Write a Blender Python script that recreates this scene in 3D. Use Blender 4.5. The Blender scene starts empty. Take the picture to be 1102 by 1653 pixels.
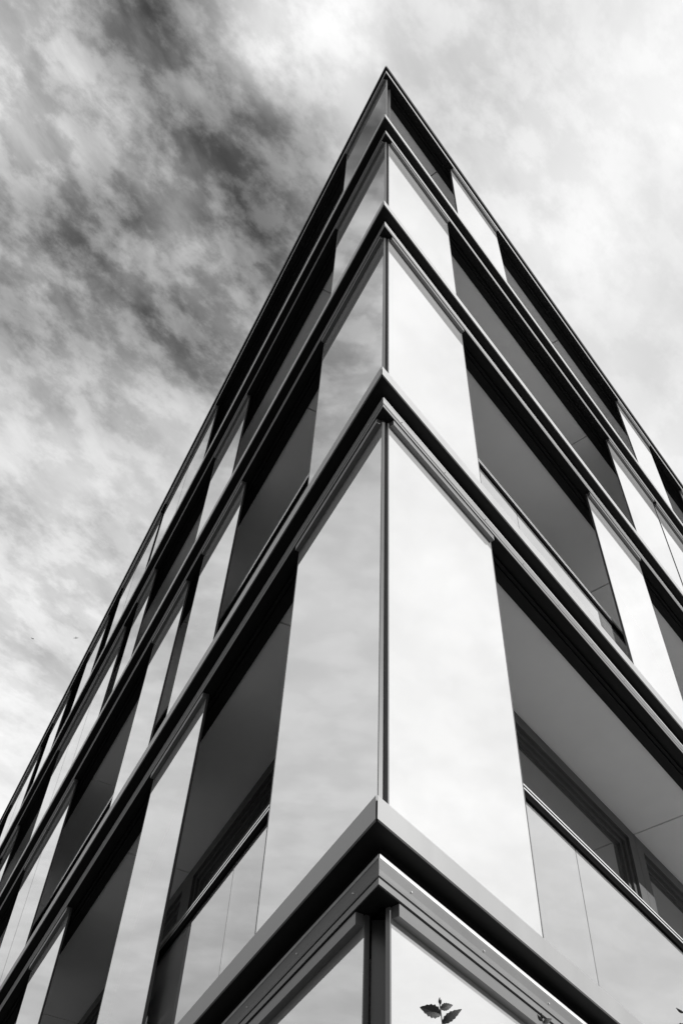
import bpy, bmesh, math, random
from mathutils import Vector, Matrix
random.seed(7)
S = 3.0            # metres per layout unit
EYE = 1.6          # camera height above the ground, metres

scene = bpy.context.scene
COL = scene.collection

# ------------------------------------------------------------------ camera
cam_data = bpy.data.cameras.new('camera')
cam = bpy.data.objects.new('camera', cam_data)
COL.objects.link(cam)
RX = Vector((0.9991821, 0.01332172, 0.03817922))
FX = Vector((-0.03865283, 0.59199453, 0.80501455)).normalized()
RX = (RX - FX * RX.dot(FX)).normalized()
UX = RX.cross(FX)
cam.matrix_world = Matrix(((RX.x, UX.x, -FX.x, 0), (RX.y, UX.y, -FX.y, 0), (RX.z, UX.z, -FX.z, EYE), (0, 0, 0, 1)))
cam_data.sensor_fit = 'VERTICAL'
cam_data.sensor_height = 24.0
cam_data.lens = 24.0 * 1607.2 / 1653.0
cam_data.clip_start = 0.05
cam_data.clip_end = 5000
scene.camera = cam

# ------------------------------------------------------------------ light
SUN_EL, SUN_AZ = math.radians(30), math.radians(114)      # azimuth clockwise from +Y
sd = bpy.data.lights.new('sun', 'SUN')
sd.energy = 4.9
sd.angle = math.radians(0.5)
sd.color = (1.0, 0.995, 0.985)
sun = bpy.data.objects.new('sun', sd)
COL.objects.link(sun)
to_sun = Vector((math.sin(SUN_AZ) * math.cos(SUN_EL), math.cos(SUN_AZ) * math.cos(SUN_EL), math.sin(SUN_EL)))
sun.rotation_euler = to_sun.to_track_quat('Z', 'Y').to_euler()
sun.location = (40, -10, 40)

world = bpy.data.worlds.new('World')
scene.world = world
world.use_nodes = True
nt = world.node_tree
nt.nodes.clear()


class NB:
    """tiny node-building helper"""
    def __init__(self, tree):
        self.t = tree

    def n(self, typ, **kw):
        nd = self.t.nodes.new(typ)
        for k, v in kw.items():
            setattr(nd, k, v)
        return nd

    def l(self, a, b):
        self.t.links.new(a, b)

    def put(self, sock, v):
        if isinstance(v, bpy.types.NodeSocket):
            self.l(v, sock)
        else:
            sock.default_value = v

    def m(self, op, a, b=0.0, c=None, clamp=False):
        nd = self.n('ShaderNodeMath', operation=op, use_clamp=clamp)
        self.put(nd.inputs[0], a)
        self.put(nd.inputs[1], b)
        if c is not None:
            self.put(nd.inputs[2], c)
        return nd.outputs[0]

    def noise(self, vec, scale, detail=6, rough=0.55, dist=0.0, lac=2.0):
        nd = self.n('ShaderNodeTexNoise')
        self.put(nd.inputs['Vector'], vec)
        nd.inputs['Scale'].default_value = scale
        nd.inputs['Detail'].default_value = detail
        nd.inputs['Roughness'].default_value = rough
        nd.inputs['Lacunarity'].default_value = lac
        nd.inputs['Distortion'].default_value = dist
        return nd.outputs['Fac']

    def smooth(self, v, a, b, lo=0.0, hi=1.0):
        nd = self.n('ShaderNodeMapRange', interpolation_type='SMOOTHSTEP', clamp=True)
        self.put(nd.inputs[0], v)
        for i, x in enumerate((a, b, lo, hi)):
            self.put(nd.inputs[i + 1], x)
        return nd.outputs[0]


w = NB(nt)
out = w.n('ShaderNodeOutputWorld')
bg = w.n('ShaderNodeBackground')
bg.inputs['Strength'].default_value = 0.1
w.l(bg.outputs[0], out.inputs[0])
sky = w.n('ShaderNodeTexSky', sky_type='NISHITA')
sky.sun_disc = False
sky.sun_elevation = SUN_EL
sky.sun_rotation = SUN_AZ
sepc = w.n('ShaderNodeSeparateColor')
w.l(sky.outputs[0], sepc.inputs[0])
# black-and-white film behind a red filter: the clear sky records by its red channel
clear = w.m('MULTIPLY', sepc.outputs[0], 0.62)
tc = w.n('ShaderNodeTexCoord')
sep = w.n('ShaderNodeSeparateXYZ')
w.l(tc.outputs['Generated'], sep.inputs[0])
zc = w.m('MAXIMUM', sep.outputs['Z'], 0.10)
px = w.m('DIVIDE', sep.outputs['X'], zc)
py = w.m('DIVIDE', sep.outputs['Y'], zc)
comb = w.n('ShaderNodeCombineXYZ')
w.l(px, comb.inputs[0])
w.l(py, comb.inputs[1])
P = comb.outputs[0]
# domain warp so that the cloud sheet reads as drawn-out wisps
wn = w.n('ShaderNodeTexNoise')
w.l(P, wn.inputs['Vector'])
wn.inputs['Scale'].default_value = 4.0
wn.inputs['Detail'].default_value = 2.0
va = w.n('ShaderNodeVectorMath', operation='MULTIPLY_ADD')
w.l(wn.outputs['Color'], va.inputs[0])
va.inputs[1].default_value = (0.10, 0.10, 0)
w.l(P, va.inputs[2])
PW = va.outputs[0]
mp = w.n('ShaderNodeMapping', vector_type='TEXTURE')
w.l(PW, mp.inputs['Vector'])
mp.inputs['Rotation'].default_value = (0, 0, math.radians(62))
mp.inputs['Scale'].default_value = (1.85, 1.0, 1.0)
n1 = w.noise(mp.outputs[0], 6.5, 15, 0.57, 0.0)
f1 = w.smooth(n1, 0.36, 0.64)
mp2 = w.n('ShaderNodeMapping', vector_type='TEXTURE')
w.l(P, mp2.inputs['Vector'])
mp2.inputs['Rotation'].default_value = (0, 0, math.radians(48))
mp2.inputs['Scale'].default_value = (1.4, 1.0, 1.0)
n2 = w.noise(mp2.outputs[0], 19.0, 14, 0.62, 0.0)
f2 = w.smooth(n2, 0.41, 0.60)
f0 = w.noise(PW, 2.6, 4, 0.5)


def blob(cx, cy, r0, r1, sx=1.0, sy=1.0):
    vm = w.n('ShaderNodeVectorMath', operation='MULTIPLY_ADD')
    w.l(PW, vm.inputs[0])
    vm.inputs[1].default_value = (sx, sy, 0)
    vm.inputs[2].default_value = (-(cx + 0.05) * sx, -(cy + 0.05) * sy, 0)
    ln = w.n('ShaderNodeVectorMath', operation='LENGTH')
    w.l(vm.outputs[0], ln.inputs[0])
    return w.smooth(ln.outputs['Value'], r0, r1, 1.0, 0.0)


# a ragged break in the cloud sheet (clear, darker sky), thick bright cloud elsewhere
gap = blob(-0.27, 0.34, 0.13, 0.38, 1.1, 0.92)
gap2 = blob(-0.20, 0.13, 0.02, 0.11, 1.0, 1.1)
gap3 = blob(-0.23, 0.49, 0.02, 0.15, 0.8, 1.2)
wisp = blob(-0.30, 0.215, 0.02, 0.12, 1.0, 0.8)
wisp2 = blob(-0.43, 0.34, 0.02, 0.14, 1.2, 0.8)
veil = blob(0.10, 0.27, 0.03, 0.20, 1.3, 0.7)
low = blob(-0.46, 0.86, 0.06, 0.34, 1.0, 0.9)
puff = blob(-0.09, 0.175, 0.01, 0.12, 1.0, 1.3)
dens = w.m('ADD', 0.93, w.m('MULTIPLY', gap, -0.56))
dens = w.m('ADD', dens, w.m('MULTIPLY', veil, -0.16))
dens = w.m('ADD', dens, w.m('MULTIPLY', wisp, 0.30))
dens = w.m('ADD', dens, w.m('MULTIPLY', wisp2, 0.24))
dens = w.m('ADD', dens, w.m('MULTIPLY', gap2, -0.22))
dens = w.m('ADD', dens, w.m('MULTIPLY', gap3, -0.16))
dens = w.m('ADD', dens, w.m('MULTIPLY', low, -0.26))
dens = w.m('ADD', dens, w.m('MULTIPLY', puff, 0.33))
amp = w.m('ADD', w.m('ADD', 0.17, w.m('MULTIPLY', gap, 0.44)), w.m('MULTIPLY', w.m('ADD', low, w.m('MULTIPLY', veil, 0.5)), 0.25))
dens = w.m('ADD', dens, w.m('MULTIPLY', w.m('SUBTRACT', f1, 0.5), w.m('MULTIPLY', amp, 0.62)))
dens = w.m('ADD', dens, w.m('MULTIPLY', w.m('SUBTRACT', f2, 0.5), w.m('MULTIPLY', amp, 0.34)))
dens = w.m('ADD', dens, w.m('MULTIPLY', w.m('SUBTRACT', f0, 0.5), 0.5))
dens = w.m('MAXIMUM', w.m('MINIMUM', dens, 1.08), 0.0)
dens = w.m('POWER', dens, 1.35)
sv = w.n('ShaderNodeVectorMath', operation='DOT_PRODUCT')
w.l(tc.outputs['Generated'], sv.inputs[0])
sv.inputs[1].default_value = to_sun
# cloud sheet radiance, nearly even around the sky
lit = w.smooth(sv.outputs['Value'], 0.0, 0.75, 7.7, 7.5)
# an overcast sheet is dimmer towards the horizon
lit = w.m('MULTIPLY', lit, w.smooth(sep.outputs['Z'], 0.0, 0.65, 0.10, 1.0))
mixn = w.n('ShaderNodeMix', data_type='FLOAT')
w.l(dens, mixn.inputs[0])
mixn.clamp_factor = False
w.l(clear, mixn.inputs[2])
w.l(lit, mixn.inputs[3])
cc = w.n('ShaderNodeCombineColor')
for i in range(3):
    w.l(mixn.outputs[0], cc.inputs[i])
w.l(cc.outputs[0], bg.inputs['Color'])

scene.view_settings.view_transform = 'Standard'
scene.view_settings.look = 'None'
scene.view_settings.gamma = 1
scene.view_settings.exposure = 0.33
scene.view_settings.use_curve_mapping = False


# ------------------------------------------------------------------ materials
def g(v):
    return (v, v, v, 1)


def mat_basic(name, val, rough=0.5, metal=0.0, var=0.08, scale=6.0, bump=0.0, spec=0.5, streak=False):
    m = bpy.data.materials.new(name)
    m.use_nodes = True
    t = m.node_tree
    b = NB(t)
    bs = t.nodes['Principled BSDF']
    tcn = b.n('ShaderNodeTexCoord')
    vec = tcn.outputs['Object']
    if streak:
        mpn = b.n('ShaderNodeMapping')
        b.l(vec, mpn.inputs[0])
        mpn.inputs['Scale'].default_value = (1.0, 1.0, 0.12)
        vec = mpn.outputs[0]
    nz = b.noise(vec, scale, 6, 0.6)
    v = b.m('MULTIPLY', b.m('ADD', 1.0, b.m('MULTIPLY', b.m('SUBTRACT', nz, 0.5), 2 * var)), val)
    c = b.n('ShaderNodeCombineColor')
    for i in range(3):
        b.l(v, c.inputs[i])
    b.l(c.outputs[0], bs.inputs['Base Color'])
    r = b.m('ADD', rough, b.m('MULTIPLY', b.m('SUBTRACT', nz, 0.5), 0.12))
    b.l(r, bs.inputs['Roughness'])
    bs.inputs['Metallic'].default_value = metal
    bs.inputs['Specular IOR Level'].default_value = spec
    if bump:
        bp = b.n('ShaderNodeBump')
        bp.inputs['Strength'].default_value = bump
        bp.inputs['Distance'].default_value = 0.01
        b.l(b.noise(tcn.outputs['Object'], scale * 8, 4, 0.6), bp.inputs['Height'])
        b.l(bp.outputs[0], bs.inputs['Normal'])
    return m


def mat_panel(name, base, ior, rough=0.015, coat=0.0, glow=0.0):
    """white-backed glass: a diffuse back coat under a clear reflecting face"""
    m = bpy.data.materials.new(name)
    m.use_nodes = True
    t = m.node_tree
    t.nodes.clear()
    b = NB(t)
    o = b.n('ShaderNodeOutputMaterial')
    mx = b.n('ShaderNodeMixShader')
    df = b.n('ShaderNodeBsdfDiffuse')
    gl = b.n('ShaderNodeBsdfGlossy')
    gl.inputs['Roughness'].default_value = rough
    gl.inputs['Color'].default_value = g(0.97)
    tcn = b.n('ShaderNodeTexCoord')
    nz = b.noise(tcn.outputs['Object'], 0.9, 5, 0.55)
    v = b.m('MULTIPLY', b.m('ADD', 0.94, b.m('MULTIPLY', nz, 0.12)), base)
    c = b.n('ShaderNodeCombineColor')
    for i in range(3):
        b.l(v, c.inputs[i])
    b.l(c.outputs[0], df.inputs['Color'])
    fr = b.n('ShaderNodeFresnel')
    fr.inputs['IOR'].default_value = ior
    # float-glass waviness
    bp = b.n('ShaderNodeBump')
    bp.inputs['Strength'].default_value = 0.06
    bp.inputs['Distance'].default_value = 0.02
    b.l(b.noise(tcn.outputs['Object'], 0.8, 2, 0.4), bp.inputs['Height'])
    b.l(bp.outputs[0], gl.inputs['Normal'])
    tl = b.n('ShaderNodeBsdfTranslucent')
    b.l(c.outputs[0], tl.inputs['Color'])
    mg = b.n('ShaderNodeMixShader')
    mg.inputs[0].default_value = glow
    b.l(df.outputs[0], mg.inputs[1])
    b.l(tl.outputs[0], mg.inputs[2])
    # reflective coating: a fixed mirror share plus the Fresnel rise at grazing angles
    b.l(b.m('ADD', coat, b.m('MULTIPLY', fr.outputs[0], 1.0 - coat)), mx.inputs[0])
    b.l(mg.outputs[0], mx.inputs[1])
    b.l(gl.outputs[0], mx.inputs[2])
    b.l(mx.outputs[0], o.inputs[0])
    return m


def mat_clear(name, ior, tint, diffuse=0.0, dval=0.6, coat=0.0):
    """thin clear glass: transparent under a Fresnel mirror, optionally with a milky share"""
    m = bpy.data.materials.new(name)
    m.use_nodes = True
    t = m.node_tree
    t.nodes.clear()
    b = NB(t)
    o = b.n('ShaderNodeOutputMaterial')
    tr = b.n('ShaderNodeBsdfTransparent')
    tr.inputs['Color'].default_value = g(tint)
    df = b.n('ShaderNodeBsdfDiffuse')
    df.inputs['Color'].default_value = g(dval)
    tl = b.n('ShaderNodeBsdfTranslucent')
    tl.inputs['Color'].default_value = g(dval)
    m0 = b.n('ShaderNodeMixShader')
    m0.inputs[0].default_value = 0.45
    b.l(df.outputs[0], m0.inputs[1])
    b.l(tl.outputs[0], m0.inputs[2])
    m1 = b.n('ShaderNodeMixShader')
    m1.inputs[0].default_value = diffuse
    b.l(tr.outputs[0], m1.inputs[1])
    b.l(m0.outputs[0], m1.inputs[2])
    gl = b.n('ShaderNodeBsdfGlossy')
    gl.inputs['Roughness'].default_value = 0.01
    fr = b.n('ShaderNodeFresnel')
    fr.inputs['IOR'].default_value = ior
    mx = b.n('ShaderNodeMixShader')
    b.l(b.m('ADD', coat, b.m('MULTIPLY', fr.outputs[0], 1.0 - coat)), mx.inputs[0])
    b.l(m1.outputs[0], mx.inputs[1])
    b.l(gl.outputs[0], mx.inputs[2])
    b.l(mx.outputs[0], o.inputs[0])
    return m


M = {
    'panel': mat_panel('opal_glass', 0.60, 1.6, 0.012, 0.46, 0.2),
    'lip': mat_basic('satin_aluminium_sheet', 0.27, 0.42, 0.25, 0.12, 4.0, 0.0, 0.5, True),
    'rail': mat_basic('anodised_rail', 0.145, 0.45, 0.2, 0.12, 5.0),
    'strip': mat_basic('hanger_aluminium', 0.15, 0.36, 0.3, 0.06, 5.0),
    'black': mat_basic('black_coated_sheet', 0.014, 0.6, 0.0, 0.25, 4.0, 0.0, 0.12),
    'matt': mat_basic('matt_black_rail', 0.008, 0.8, 0.0, 0.2, 5.0, 0.0, 0.0),
    'frame': mat_basic('anthracite_frame', 0.09, 0.35, 0.0, 0.15, 5.0),
    'post': mat_basic('corner_post_sheet', 0.085, 0.32, 0.4, 0.10, 3.0),
    'ceil': mat_basic('painted_ceiling_board', 0.9, 0.75, 0.0, 0.07, 2.2, 0.05),
    'conc': mat_basic('pale_balcony_paving', 0.72, 0.85, 0.0, 0.15, 2.0, 0.1),
    'wall': mat_basic('grey_render', 0.30, 0.85, 0.0, 0.1, 2.0, 0.1),
    'bright': mat_basic('polished_rail', 0.75, 0.2, 0.6, 0.03, 5.0),
    'chamfer': mat_basic('pale_chamfer_metal', 0.66, 0.4, 0.2, 0.3, 14.0),
    'edge': mat_basic('glass_edge_gasket', 0.05, 0.4, 0.0, 0.1, 5.0),
    'balus': mat_clear('balustrade_glass', 1.6, 0.9, 0.50, 0.95, 0.50),
    'pane': mat_panel('dark_window_glass', 0.11, 1.6, 0.01, 0.25),
    'leaf': mat_basic('leaf_green', 0.045, 0.5, 0.0, 0.35, 60.0, 0.3),
    'stem': mat_basic('twig_bark', 0.06, 0.8, 0.0, 0.3, 40.0),
    'bird': mat_basic('bird_feather', 0.03, 0.8, 0.0, 0.2, 10.0),
    'ground': mat_basic('asphalt', 0.07, 0.9, 0.0, 0.2, 1.5, 0.2),
}

# ------------------------------------------------------------------ layout
AL, AR = 0.4912, 0.6534
DIR = {'L': Vector((-math.sin(AL), math.cos(AL), 0)), 'R': Vector((math.sin(AR), math.cos(AR), 0))}
NOR = {'L': Vector((-math.cos(AL), -math.sin(AL), 0)), 'R': Vector((math.cos(AR), -math.sin(AR), 0))}
HALF = (AL + AR) / 2
COT = 1 / math.tan(HALF)
CORNER = Vector((0, 1, 0))
LEN = {'L': 9.0, 'R': 6.0}
Z = {1: 0.744, 2: 1.8517, 3: 2.8868, 4: 3.8332, 5: 4.77}
GROUND = -EYE / S


def pt(side, s, d, z):
    p = CORNER + DIR[side] * s - NOR[side] * d
    return Vector((p.x * S, p.y * S, z * S + EYE))


def link(name, bm, mat, parent=None, smooth=False, bevel=0.0):
    me = bpy.data.meshes.new(name)
    bmesh.ops.recalc_face_normals(bm, faces=bm.faces)
    bm.to_mesh(me)
    bm.free()
    if smooth:
        for p in me.polygons:
            p.use_smooth = True
    o = bpy.data.objects.new(name, me)
    me.materials.append(mat)
    COL.objects.link(o)
    if parent is not None:
        o.parent = parent
    if bevel:
        b = o.modifiers.new('bevel', 'BEVEL')
        b.width = bevel
        b.segments = 2
        b.limit_method = 'ANGLE'
    return o


def extrude_profile(bm, side, prof, s0, s1, miter=False):
    """prof: closed (depth, z) loop swept along a facade from s0 to s1"""
    a = [bm.verts.new(pt(side, (d * COT if miter else 0) + s0, d, z)) for d, z in prof]
    b = [bm.verts.new(pt(side, s1, d, z)) for d, z in prof]
    n = len(prof)
    for i in range(n):
        j = (i + 1) % n
        bm.faces.new((a[i], a[j], b[j], b[i]))
    bm.faces.new(a)
    bm.faces.new(list(reversed(b)))


def box(bm, side, s0, s1, d0, d1, z0, z1):
    extrude_profile(bm, side, [(d0, z0), (d1, z0), (d1, z1), (d0, z1)], s0, s1)


def footprint(d):
    """wedge-shaped plan, set back by d from both facades"""
    c = CORNER + (DIR['L'] + DIR['R']).normalized() * (d / math.sin(HALF))
    a = CORNER + DIR['L'] * LEN['L'] - NOR['L'] * d
    b = CORNER + DIR['R'] * LEN['R'] - NOR['R'] * d
    return [c, b, a]


def prism(bm, plan, z0, z1):
    lo = [bm.verts.new((p.x * S, p.y * S, z0 * S + EYE)) for p in plan]
    hi = [bm.verts.new((p.x * S, p.y * S, z1 * S + EYE)) for p in plan]
    n = len(plan)
    for i in range(n):
        j = (i + 1) % n
        bm.faces.new((lo[i], lo[j], hi[j], hi[i]))
    bm.faces.new(list(reversed(lo)))
    bm.faces.new(hi)


# ------------------------------------------------------------------ ground
bm = bmesh.new()
bmesh.ops.create_grid(bm, x_segments=8, y_segments=8, size=1500)
gr = link('ground', bm, M['ground'])
gr['kind'] = 'structure'

# ------------------------------------------------------------------ the building
bld = bpy.data.objects.new('office_building', None)
bld.location = (0, 3.0, 0)
COL.objects.link(bld)
bld['label'] = 'sharp cornered office building with dark floor bands and sliding white glass panels'
bld['category'] = 'building'
INV = Matrix.Translation((0, -3.0, 0))


def part(name, bm, mat, parent=None, **kw):
    o = link(name, bm, mat, None, **kw)
    o.parent = parent or bld
    if parent is None:
        o.matrix_parent_inverse = INV.copy()
    return o


# floor slabs and setback walls
for k in range(1, 6):
    bm = bmesh.new()
    prism(bm, footprint(0.044), Z[k] - 0.036, Z[k] + (0.018 if k < 5 else 0.024))
    part('roof' if k == 5 else 'slab', bm, M['black'] if k == 5 else M['conc'])
for k in range(0, 5):
    bm = bmesh.new()
    prism(bm, footprint(0.42), (Z[k] if k else GROUND) + 0.019, Z[k + 1] - 0.037)
    part('wall', bm, M['wall'])

CHAMFER = [(0.040, -0.0119), (0.0302, -0.0119), (0.0275, -0.0136), (0.0254, -0.0170), (0.0243, -0.0232), (0.040, -0.0232)]
RAIL = [(0.043, -0.0236), (0.0246, -0.0236), (0.0244, -0.026),
        (0.0252, -0.031), (0.0262, -0.037), (0.0256, -0.043), (0.0240, -0.0482),
        (0.0300, -0.0484), (0.0300, -0.0514), (0.0240, -0.0516), (0.0240, -0.0600), (0.043, -0.0600)]
LIP0 = 0.0022
for k in range(1, 6):
    z = Z[k]
    for side in 'LR':
        L = LEN[side]
        top = k == 5
        d0 = 0.018 if top else 0.0
        # fascia: folded sheet with a front face and a top return
        bm = bmesh.new()
        extrude_profile(bm, side, [(d0, z), (d0 + 0.003, z), (d0 + 0.003, z + 0.031), (0.06, z + 0.031), (0.06, z + 0.034), (d0, z + 0.034)],
                        LIP0, L, True)
        part('fascia', bm, M['black'] if top else M['lip'])
        # black soffit board under the projecting fascia
        bm = bmesh.new()
        extrude_profile(bm, side, [(d0 + 0.0034, z + 0.0015), (0.0434, z + 0.0015), (0.0434, z + 0.0300), (d0 + 0.0034, z + 0.0300)], 0.0, L, True)
        extrude_profile(bm, side, [(0.0330, z - 0.0118), (0.0434, z - 0.0118), (0.0434, z + 0.0012), (0.0330, z + 0.0012)], 0.0, L, True)
        part('soffit_shade_board', bm, M['black'])
        # moulded rail below it
        bm = bmesh.new()
        extrude_profile(bm, side, [(d, z + q) for d, q in RAIL], 0.0, L, True)
        part('rail', bm, M['rail'])
        bm = bmesh.new()
        extrude_profile(bm, side, [(0.0252, z - 0.0612), (0.0434, z - 0.0612), (0.0434, z - 0.0602), (0.0252, z - 0.0602)], 0.0, L, True)
        part('soffit_shade_board', bm, M['black'])  # black plate added to colour in the shade beneath the rail
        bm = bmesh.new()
        extrude_profile(bm, side, [(d, z + q) for d, q in CHAMFER], 0.0015, L, True)  # rounded top edge of the rail, in a paler material
        part('pale_chamfer', bm, M['chamfer'])
        # inner track plate with grooves
        bm = bmesh.new()
        extrude_profile(bm, side, [(0.0436, z - 0.037), (0.0436, z - 0.056), (0.052, z - 0.056), (0.052, z - 0.049), (0.059, z - 0.049),
                                   (0.059, z - 0.056), (0.066, z - 0.056), (0.066, z - 0.049), (0.071, z - 0.049), (0.071, z - 0.054),
                                   (0.098, z - 0.054), (0.098, z - 0.037)], 0.0, L, True)
        part('track_plate', bm, M['black'])

# ceilings of the loggias: boards with open joints
JOINT = {'L': 0.70, 'R': 0.535}
MOD = 1.09
for k in range(2, 6):
    z = Z[k]
    for side in 'LR':
        cuts = [0.0] + [JOINT[side] + MOD * i for i in range(0, 9 if side == 'L' else 6) if JOINT[side] + MOD * i < LEN[side] - 0.2] + [LEN[side] - 0.1]
        cuts[0] = None
        for a, b in zip(cuts[:-1], cuts[1:]):
            bm = bmesh.new()
            prof = [(0.0995, z - 0.048), (0.3045, z - 0.048), (0.3045, z - 0.038), (0.0995, z - 0.038)]
            if a is None:
                extrude_profile(bm, side, prof, 0.002, b - 0.003, True)
            else:
                extrude_profile(bm, side, prof, a + 0.003, b - 0.003)
            part('ceiling_panel', bm, M['ceil'])

# setback window walls: a window per bay
for k in range(1, 5):
    z0, z1 = Z[k] + 0.020, Z[k + 1] - 0.0385
    for side in 'LR':
        a = JOINT[side]
        first = True
        while a < LEN[side] - 0.3:
            s0, s1 = a + 0.0005, min(a + MOD, LEN[side] - 0.2) - 0.0005
            if first:
                s0 = 0.305 * COT + 0.03
                s1 = a - 0.0005
            if s1 - s0 > 0.12:
                fw = 0.044
                bm = bmesh.new()
                box(bm, side, s0, s1, 0.305, 0.345, z1 - 0.045, z1)
                box(bm, side, s0, s1, 0.305, 0.345, z0, z0 + 0.05)
                box(bm, side, s0, s0 + fw, 0.305, 0.345, z0 + 0.05, z1 - 0.045)
                box(bm, side, s1 - fw, s1, 0.305, 0.345, z0 + 0.05, z1 - 0.045)
                wf = part('window', bm, M['frame'])
                a0, a1 = s0 + fw, s1 - fw
                b0, b1 = z0 + 0.05, z1 - 0.045
                bm = bmesh.new()
                t = 0.030
                for q, dd in ((0.0, 0.314), (t * 0.5, 0.322)):
                    h = t * 0.5
                    box(bm, side, a0 + q, a1 - q, dd, 0.342, b1 - q - h, b1 - q)
                    box(bm, side, a0 + q, a1 - q, dd, 0.342, b0 + q, b0 + q + h)
                    box(bm, side, a0 + q, a0 + q + h, dd, 0.342, b0 + q + h, b1 - q - h)
                    box(bm, side, a1 - q - h, a1 - q, dd, 0.342, b0 + q + h, b1 - q - h)
                part('sash', bm, M['frame'], wf)
                bm = bmesh.new()
                box(bm, side, a0 + t, a1 - t, 0.330, 0.334, b0 + t, b1 - t)
                part('pane', bm, M['pane'], wf)
            if first:
                first = False
            else:
                a += MOD

# balustrades: glass panes under a slotted handrail
RAILH = {('R', 1): 0.413, ('L', 1): 0.395, ('R', 2): 0.352, ('L', 2): 0.352, ('R', 3): 0.30, ('L', 3): 0.30, ('R', 4): 0.26, ('L', 4): 0.26}
for (side, k), h in RAILH.items():
    z = Z[k]
    zt = z + h
    L = LEN[side] - 0.2
    bm = bmesh.new()
    extrude_profile(bm, side, [(0.0640, zt - 0.030), (0.0760, zt - 0.030), (0.0760, zt - 0.0130), (0.0750, zt - 0.0130), (0.0750, zt - 0.0002),
                               (0.0650, zt - 0.0002), (0.0650, zt - 0.0130), (0.0640, zt - 0.0130)], 0.002, L, True)
    hr = part('handrail', bm, M['matt'])
    bm = bmesh.new()
    for q in (-0.0128, -0.0046):
        extrude_profile(bm, side, [(0.0638, zt + q), (0.0648, zt + q), (0.0648, zt + q + 0.0034), (0.0638, zt + q + 0.0034)], 0.002, L, True)
    part('handrail_trim', bm, M['bright'], hr)
    s = 0.178
    while s < L:
        bm = bmesh.new()
        box(bm, side, s, min(s + 0.5125, L), 0.0690, 0.0714, z + 0.020, zt - 0.0302)
        part('balustrade_pane', bm, M['balus'])
        s += 0.515

# corner posts
for k in range(0, 5):
    z0 = Z[k] + 0.035 if k else GROUND + 0.001
    z1 = Z[k + 1] - 0.0625
    bm = bmesh.new()
    d = 0.050
    c = CORNER + (DIR['L'] + DIR['R']).normalized() * (d / math.sin(HALF))
    q = 0.035
    plan = [c + DIR['L'] * q * 0.75, c + DIR['R'] * q * 0.75, c + (DIR['R'] + DIR['L']) * q]
    prism(bm, plan, z0, z1)
    part('corner_post', bm, M['post'], bevel=0.003)

# rail screws
screw_me = None
for k in (1, 2):
    for side in 'LR':
        for i in range(8):
            sp = 0.105 + 0.16 * i
            c = pt(side, sp, 0.0252, Z[k] - 0.0345)
            if screw_me is None:
                bm = bmesh.new()
                bmesh.ops.create_cone(bm, cap_ends=True, segments=10, radius1=0.0055, radius2=0.0035, depth=0.006)
                so = link('screw', bm, M['bright'])
                screw_me = so.data
            else:
                so = bpy.data.objects.new('screw', screw_me)
                COL.objects.link(so)
            so.parent = bld
            so.matrix_parent_inverse = INV.copy()
            so.location = c
            so.rotation_euler = NOR[side].to_track_quat('Z', 'Y').to_euler()

# sliding glass panels
PW = 0.375
PANELS = {
    ('R', 1): [(0.076, 0.457)],
    ('R', 2): [(0.076, 0.449), (1.213, 1.573), (3.05, 3.42)],
    ('R', 3): [(0.077, 0.449), (1.683, 2.098), (2.118, 2.49), (3.3, 3.67)],
    ('R', 4): [(0.561, 0.936), (2.113, 2.470), (2.843, 3.21), (3.6, 3.97)],
    ('L', 1): [(0.068, 0.457), (1.008, 1.385), (2.140, 2.553), (3.3, 3.68)],
    ('L', 2): [(0.069, 0.450), (1.060, 1.420), (1.574, 1.930), (2.90, 3.302), (3.306, 3.675), (4.6, 4.97)],
    ('L', 3): [(0.067, 0.440), (1.283, 1.648), (2.405, 2.650), (2.845, 3.248), (3.252, 3.604), (3.608, 3.950), (4.78, 5.15), (5.6, 5.97)],
    ('L', 4): [(0.064, 0.430), (1.963, 2.335), (2.339, 2.715), (2.795, 3.169), (3.173, 3.46), (3.73, 4.10), (4.52, 4.90), (5.20, 5.57), (5.575, 5.95), (6.4, 6.77)],
    ('R', 0): [(0.080, 0.98), (0.99, 1.89), (1.90, 2.80)],
    ('L', 0): [(0.098, 0.998), (1.008, 1.908), (1.918, 2.818), (2.828, 3.728)],
}
for (side, k), spans in PANELS.items():
    z0 = Z[k] + 0.0345 if k else GROUND + 0.02
    z1 = Z[k + 1] - 0.0635
    for s0, s1 in spans:
        bm = bmesh.new()
        box(bm, side, s0, s1, 0.0375, 0.0405, z0, z1)
        gp = part('glass_panel', bm, M['panel'])
        bm = bmesh.new()
        box(bm, side, s0 + 0.001, s1 - 0.001, 0.0262, 0.0371, z1 - 0.0145, z1 + 0.0015)
        part('hanger_rail', bm, M['strip'], gp)
        for e0, e1 in ((s0 - 0.0030, s0 - 0.0002), (s1 + 0.0002, s1 + 0.0030)):
            bm = bmesh.new()
            box(bm, side, e0, e1, 0.0372, 0.0435, z0, z1 - 0.0005)
            part('edge_strip', bm, M['strip'] if e0 < 0.11 and side == 'R' else M['edge'], gp)

# ------------------------------------------------------------------ plants at the foot of the corner


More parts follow.
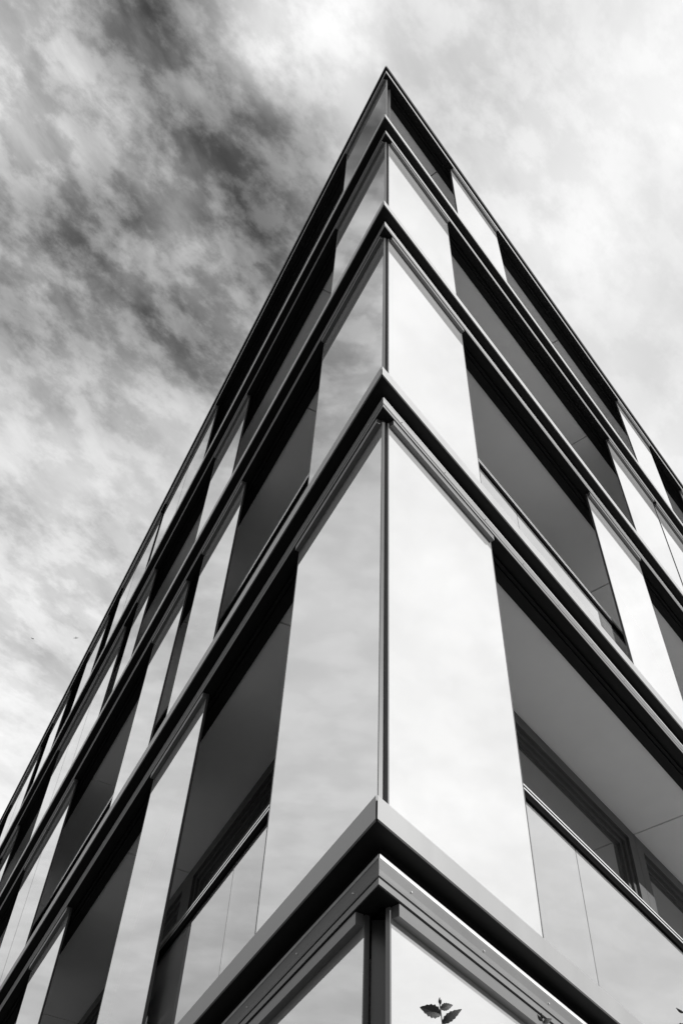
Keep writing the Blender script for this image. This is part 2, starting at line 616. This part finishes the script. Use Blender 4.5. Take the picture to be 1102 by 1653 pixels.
def leaf_mesh(length, width, bend, toothed=True):
    bm = bmesh.new()
    n = 12
    rows = []
    for i in range(n + 1):
        t = i / n
        hw = width * 0.5 * math.sin(math.pi * min(1, t ** 0.8)) ** 0.85 if 0 < t < 1 else 0.0006
        if toothed and 0 < t < 1:
            hw *= 1.0 + (0.13 if i % 2 else -0.08)
        x = length * t
        zc = -bend * length * t * t
        fold = 0.28 * hw
        rip = 0.03 * length * (0.25 if i % 2 else -0.25)
        rows.append([bm.verts.new((x, -hw, zc + fold + rip)), bm.verts.new((x, -hw * 0.5, zc + fold * 0.45)), bm.verts.new((x, 0, zc)),
                     bm.verts.new((x, hw * 0.5, zc + fold * 0.45)), bm.verts.new((x, hw, zc + fold + rip))])
    for i in range(n):
        for j in range(4):
            bm.faces.new((rows[i][j], rows[i][j + 1], rows[i + 1][j + 1], rows[i + 1][j]))
    r = bmesh.ops.extrude_face_region(bm, geom=list(bm.faces))
    for v in r['geom']:
        if isinstance(v, bmesh.types.BMVert):
            v.co.z += 0.0006
    return bm


def stem_mesh(bm, pts, r0, r1):
    rings = []
    n = len(pts)
    for i, p in enumerate(pts):
        tdir = (pts[min(i + 1, n - 1)] - pts[max(i - 1, 0)]).normalized()
        a = tdir.orthogonal().normalized()
        b = tdir.cross(a)
        r = r0 + (r1 - r0) * i / (n - 1)
        rings.append([bm.verts.new(p + (a * math.cos(q * math.pi / 3) + b * math.sin(q * math.pi / 3)) * r) for q in range(6)])
    for i in range(n - 1):
        for q in range(6):
            bm.faces.new((rings[i][q], rings[i][(q + 1) % 6], rings[i + 1][(q + 1) % 6], rings[i + 1][q]))
    bm.faces.new(list(reversed(rings[0])))
    bm.faces.new(rings[-1])


def sapling(tip, base, leaves, label, group=None):
    """tip, base: world points; leaves: (height below tip, azimuth, pitch, roll, length, width)"""
    root = bpy.data.objects.new('sapling', None)
    root.location = base
    COL.objects.link(root)
    root['label'] = label
    root['category'] = 'plant'
    if group:
        root['group'] = group
    tip = Vector(tip) - Vector(base)
    pts = []
    for i in range(15):
        t = i / 14
        p = tip * t
        p.x += 0.05 * math.sin(t * math.pi) + 0.006 * math.sin(t * 23)
        p.y += 0.004 * math.sin(t * 31)
        pts.append(p)
    bm = bmesh.new()
    stem_mesh(bm, pts, 0.012, 0.0016)
    o = link('stem', bm, M['stem'], root, smooth=True)
    for h, az, pitch, roll, ln, wd in leaves:
        t = max(0.0, 1 - h / tip.z)
        i = min(13, int(t * 14))
        fpos = pts[i].lerp(pts[i + 1], t * 14 - i)
        bm = leaf_mesh(ln, wd, 0.35)
        lf = link('leaf', bm, M['leaf'], root)
        xa = RX * math.cos(math.radians(az)) + UX * math.sin(math.radians(az))
        za = (-FX * math.cos(math.radians(pitch)) + Vector((0, 0, 1)) * math.sin(math.radians(pitch)) + xa.cross(FX) * math.sin(math.radians(roll)))
        za = (za - xa * za.dot(xa)).normalized()
        ya = za.cross(xa)
        lf.matrix_local = Matrix(((xa.x, ya.x, za.x, fpos.x), (xa.y, ya.y, za.y, fpos.y), (xa.z, ya.z, za.z, fpos.z), (0, 0, 0, 1)))
    return root


sapling((0.182, 2.675, 2.992), (0.16, 2.45, 0.0),
        [(0.000, 95, 10, 20, 0.016, 0.006), (0.002, 70, 10, 0, 0.013, 0.005), (0.014, 22, 15, 30, 0.034, 0.019), (0.030, 158, 10, -25, 0.056, 0.032),
         (0.055, 42, 15, 30, 0.060, 0.022), (0.085, 165, 10, -30, 0.060, 0.03), (0.11, 20, 15, 20, 0.06, 0.03), (0.15, 200, 15, 10, 0.065, 0.03)],
        'slender leafy sapling tip rising before the ground floor glass beside the corner post')
sapling((0.459, 2.71, 2.978), (0.50, 2.50, 0.0),
        [(0.000, 100, 10, 20, 0.014, 0.007), (0.006, 140, 20, 30, 0.020, 0.010), (0.012, 30, 20, 20, 0.026, 0.013), (0.035, 200, 10, -20, 0.05, 0.024)],
        'very small leafy sapling tip at the lower edge before the grey rail')
sapling((0.845, 2.712, 3.008), (0.90, 2.52, 0.0),
        [(0.000, 160, 15, 30, 0.022, 0.009), (0.012, 30, 25, 20, 0.03, 0.014), (0.04, 190, 15, -20, 0.05, 0.024), (0.08, 20, 10, 10, 0.055, 0.026)],
        'leafy sapling tip before the balustrade glass farthest from the corner post')

# ------------------------------------------------------------------ two birds high in the sky
def bird(loc, rz, bank, label):
    bm = bmesh.new()
    prof = [(-0.19, 0.004), (-0.10, 0.020), (0.0, 0.034), (0.08, 0.030), (0.13, 0.022), (0.17, 0.018), (0.20, 0.003)]
    stem_mesh(bm, [Vector((x, 0, 0)) for x, r in prof], 0.03, 0.012)
    root = link('bird', bm, M['bird'], None, smooth=True)
    root['label'] = label
    root['category'] = 'bird'
    root['group'] = 'birds gliding in the sky'
    for sgn in (-1, 1):
        b2 = bmesh.new()
        v = [(0.07, 0.02, 0.01), (0.09, 0.18, 0.06), (0.02, 0.42, 0.02), (-0.02, 0.22, 0.045), (-0.07, 0.02, 0.01)]
        top = [b2.verts.new((x, y * sgn, z + 0.004)) for x, y, z in v]
        bot = [b2.verts.new((x, y * sgn, z - 0.004)) for x, y, z in v]
        b2.faces.new(top)
        b2.faces.new(list(reversed(bot)))
        for i in range(5):
            b2.faces.new((top[i], bot[i], bot[(i + 1) % 5], top[(i + 1) % 5]))
        link('wing', b2, M['bird'], root)
    b3 = bmesh.new()
    v = [(-0.17, 0.012), (-0.30, 0.05), (-0.30, -0.05), (-0.17, -0.012)]
    top = [b3.verts.new((x, y, 0.004)) for x, y in v]
    bot = [b3.verts.new((x, y, -0.004)) for x, y in v]
    b3.faces.new(top)
    b3.faces.new(list(reversed(bot)))
    for i in range(4):
        b3.faces.new((top[i], bot[i], bot[(i + 1) % 4], top[(i + 1) % 4]))
    link('tail', b3, M['bird'], root)
    root.location = loc
    root.rotation_euler = (math.radians(bank), 0, math.radians(rz))
    return root


bird((-52.012, 103.56, 109.278), 55, 25, 'dark bird gliding in the sky, the farther of two from the building')
bird((-45.485, 103.572, 109.583), 100, -15, 'dark bird gliding in the sky, the nearer of two to the building')
